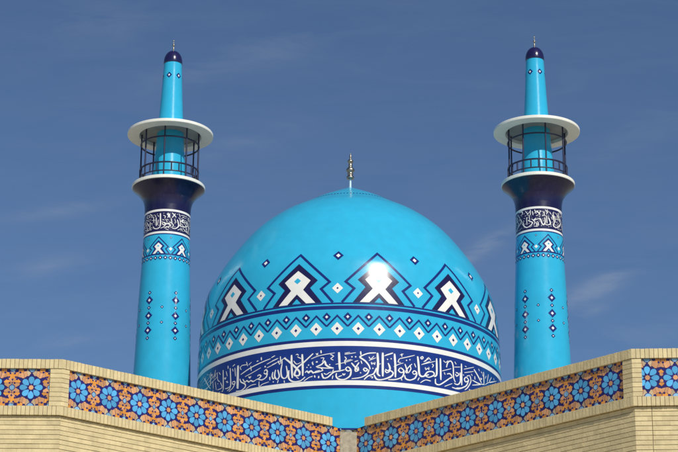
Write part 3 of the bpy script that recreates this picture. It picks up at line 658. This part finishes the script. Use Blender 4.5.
# ================================================================== BUILDING BEHIND, GROUND
def box(mb,x0,x1,y0,y1,z0,z1,mat=0):
    mb.add([(x0,y0,z0),(x1,y0,z0),(x1,y1,z0),(x0,y1,z0),(x0,y0,z1),(x1,y0,z1),(x1,y1,z1),(x0,y1,z1)],
           [[0,1,5,4],[1,2,6,5],[2,3,7,6],[3,0,4,7],[4,5,6,7],[3,2,1,0]],mat)
hall=thing('mosque_hall','brick prayer hall under the turquoise dome, mostly hidden behind the brick walls','building',(0,60,0))
mb=MB(); box(mb,-7.5,7.5,-4.6,5.8,0,10.28); box(mb,-3.9,4.6,-4.5,5.2,10.28,14.88); mb.build('wall',[BRICK],hall)
mb=MB(); box(mb,-14,14,-22.5,-4.61,9.9,10.02); box(mb,-14,14,5.81,8,9.9,10.02); mb.build('roof',[ROOF],hall)
mb=MB(); mb.add([(-3000,-3000,0),(3000,-3000,0),(3000,3000,0),(-3000,3000,0)],[[0,1,2,3]],0)
g=mb.build('ground',[PAVE]); g['kind']='structure'

# ================================================================== LIGHT, SKY, CAMERA
sun_az,sun_el=R(24),R(39)
s=Vector((math.sin(sun_az)*math.cos(sun_el),-math.cos(sun_az)*math.cos(sun_el),math.sin(sun_el)))
ld=bpy.data.lights.new('sun','SUN'); ld.energy=3.9; ld.angle=R(.53); ld.color=(1,.95,.86)
lo=bpy.data.objects.new('sun',ld); col.objects.link(lo); lo.rotation_euler=s.to_track_quat('Z','Y').to_euler(); lo.location=(10,-20,40)

w=bpy.data.worlds.new('World'); sc.world=w; w.use_nodes=True; nt=w.node_tree; nt.nodes.clear(); L=nt.links.new
out=nt.nodes.new('ShaderNodeOutputWorld'); bg=nt.nodes.new('ShaderNodeBackground'); L(bg.outputs[0],out.inputs[0])
sky=nt.nodes.new('ShaderNodeTexSky'); sky.sky_type='NISHITA'; sky.sun_disc=False; sky.sun_elevation=sun_el; sky.sun_rotation=math.pi-sun_az
sky.air_density=1.0; sky.dust_density=.5; sky.ozone_density=1.6; sky.altitude=900
bg.inputs['Strength'].default_value=.085
hs=nt.nodes.new('ShaderNodeHueSaturation'); hs.inputs['Saturation'].default_value=.92; hs.inputs['Value'].default_value=1.0
tn=nt.nodes.new('ShaderNodeMix'); tn.data_type='RGBA'; tn.blend_type='MULTIPLY'; tn.inputs['Factor'].default_value=1; tn.inputs['B'].default_value=(.49,.71,.925,1)
L(sky.outputs[0],tn.inputs['A']); L(tn.outputs['Result'],hs.inputs['Color'])
def M_(op,a,b=None,c=None):
    n=nt.nodes.new('ShaderNodeMath'); n.operation=op
    for k,v in enumerate((a,b,c)):
        if v is None: continue
        if isinstance(v,(int,float)): n.inputs[k].default_value=v
        else: L(v,n.inputs[k])
    return n.outputs[0]
tc=nt.nodes.new('ShaderNodeTexCoord'); sx=nt.nodes.new('ShaderNodeSeparateXYZ'); L(tc.outputs['Generated'],sx.inputs[0])
yy=M_('MAXIMUM',sx.outputs[1],.05); U=M_('DIVIDE',sx.outputs[0],yy); V=M_('DIVIDE',sx.outputs[2],yy)
cb=nt.nodes.new('ShaderNodeCombineXYZ'); L(U,cb.inputs[0]); L(V,cb.inputs[1])
mp=nt.nodes.new('ShaderNodeMapping'); mp.inputs['Rotation'].default_value=(0,0,R(-22)); mp.inputs['Scale'].default_value=(14,62,1); L(cb.outputs[0],mp.inputs[0])
nz=nt.nodes.new('ShaderNodeTexNoise'); nz.inputs['Scale'].default_value=1; nz.inputs['Detail'].default_value=7; nz.inputs['Roughness'].default_value=.6; nz.inputs['Distortion'].default_value=.7
L(mp.outputs[0],nz.inputs['Vector'])
nn=nt.nodes.new('ShaderNodeMapRange'); nn.inputs[1].default_value=.36; nn.inputs[2].default_value=.72; L(nz.outputs['Fac'],nn.inputs[0])
# thin cirrus wisps: direction (u,v), half length, half thickness, tilt, density
tot=None
for u,v,a,b,t,dn in WISPS:
    c_,s_=math.cos(R(t)),math.sin(R(t))
    du=M_('SUBTRACT',U,u); dv=M_('SUBTRACT',V,v)
    p=M_('MULTIPLY',M_('ADD',M_('MULTIPLY',du,c_),M_('MULTIPLY',dv,s_)),1/a)
    q=M_('MULTIPLY',M_('SUBTRACT',M_('MULTIPLY',dv,c_),M_('MULTIPLY',du,s_)),1/b)
    e=M_('POWER',2.71828,M_('MULTIPLY',M_('ADD',M_('MULTIPLY',p,p),M_('MULTIPLY',q,q)),-1))
    e=M_('MULTIPLY',e,dn); tot=e if tot is None else M_('ADD',tot,e)
fac=M_('MINIMUM',M_('ADD',M_('MULTIPLY',tot,nn.outputs[0]),M_('MULTIPLY',nn.outputs[0],.035)),.6)
mx=nt.nodes.new('ShaderNodeMix'); mx.data_type='RGBA'; L(fac,mx.inputs['Factor']); L(hs.outputs[0],mx.inputs['A']); mx.inputs['B'].default_value=(5.2,5.6,6.2,1)
L(mx.outputs['Result'],bg.inputs['Color'])

cd=bpy.data.cameras.new('camera'); cam=bpy.data.objects.new('camera',cd); col.objects.link(cam); sc.camera=cam
cd.sensor_width=36; cd.lens=36*2150/678; cd.clip_end=6000; cd.clip_start=.1
cam.location=(0,0,1.6)
TH,RO=R(19.5),.0075
fw=Vector((0,math.cos(TH),math.sin(TH))); r0=Vector((1,0,0)); u0=r0.cross(fw)
rr=r0*math.cos(RO)+u0*math.sin(RO); uu=u0*math.cos(RO)-r0*math.sin(RO)
from mathutils import Matrix
cam.rotation_euler=Matrix((rr,uu,-fw)).transposed().to_euler()
sc.view_settings.view_transform='Standard'; sc.view_settings.look='None'; sc.view_settings.exposure=0; sc.view_settings.gamma=1; sc.view_settings.use_curve_mapping=False
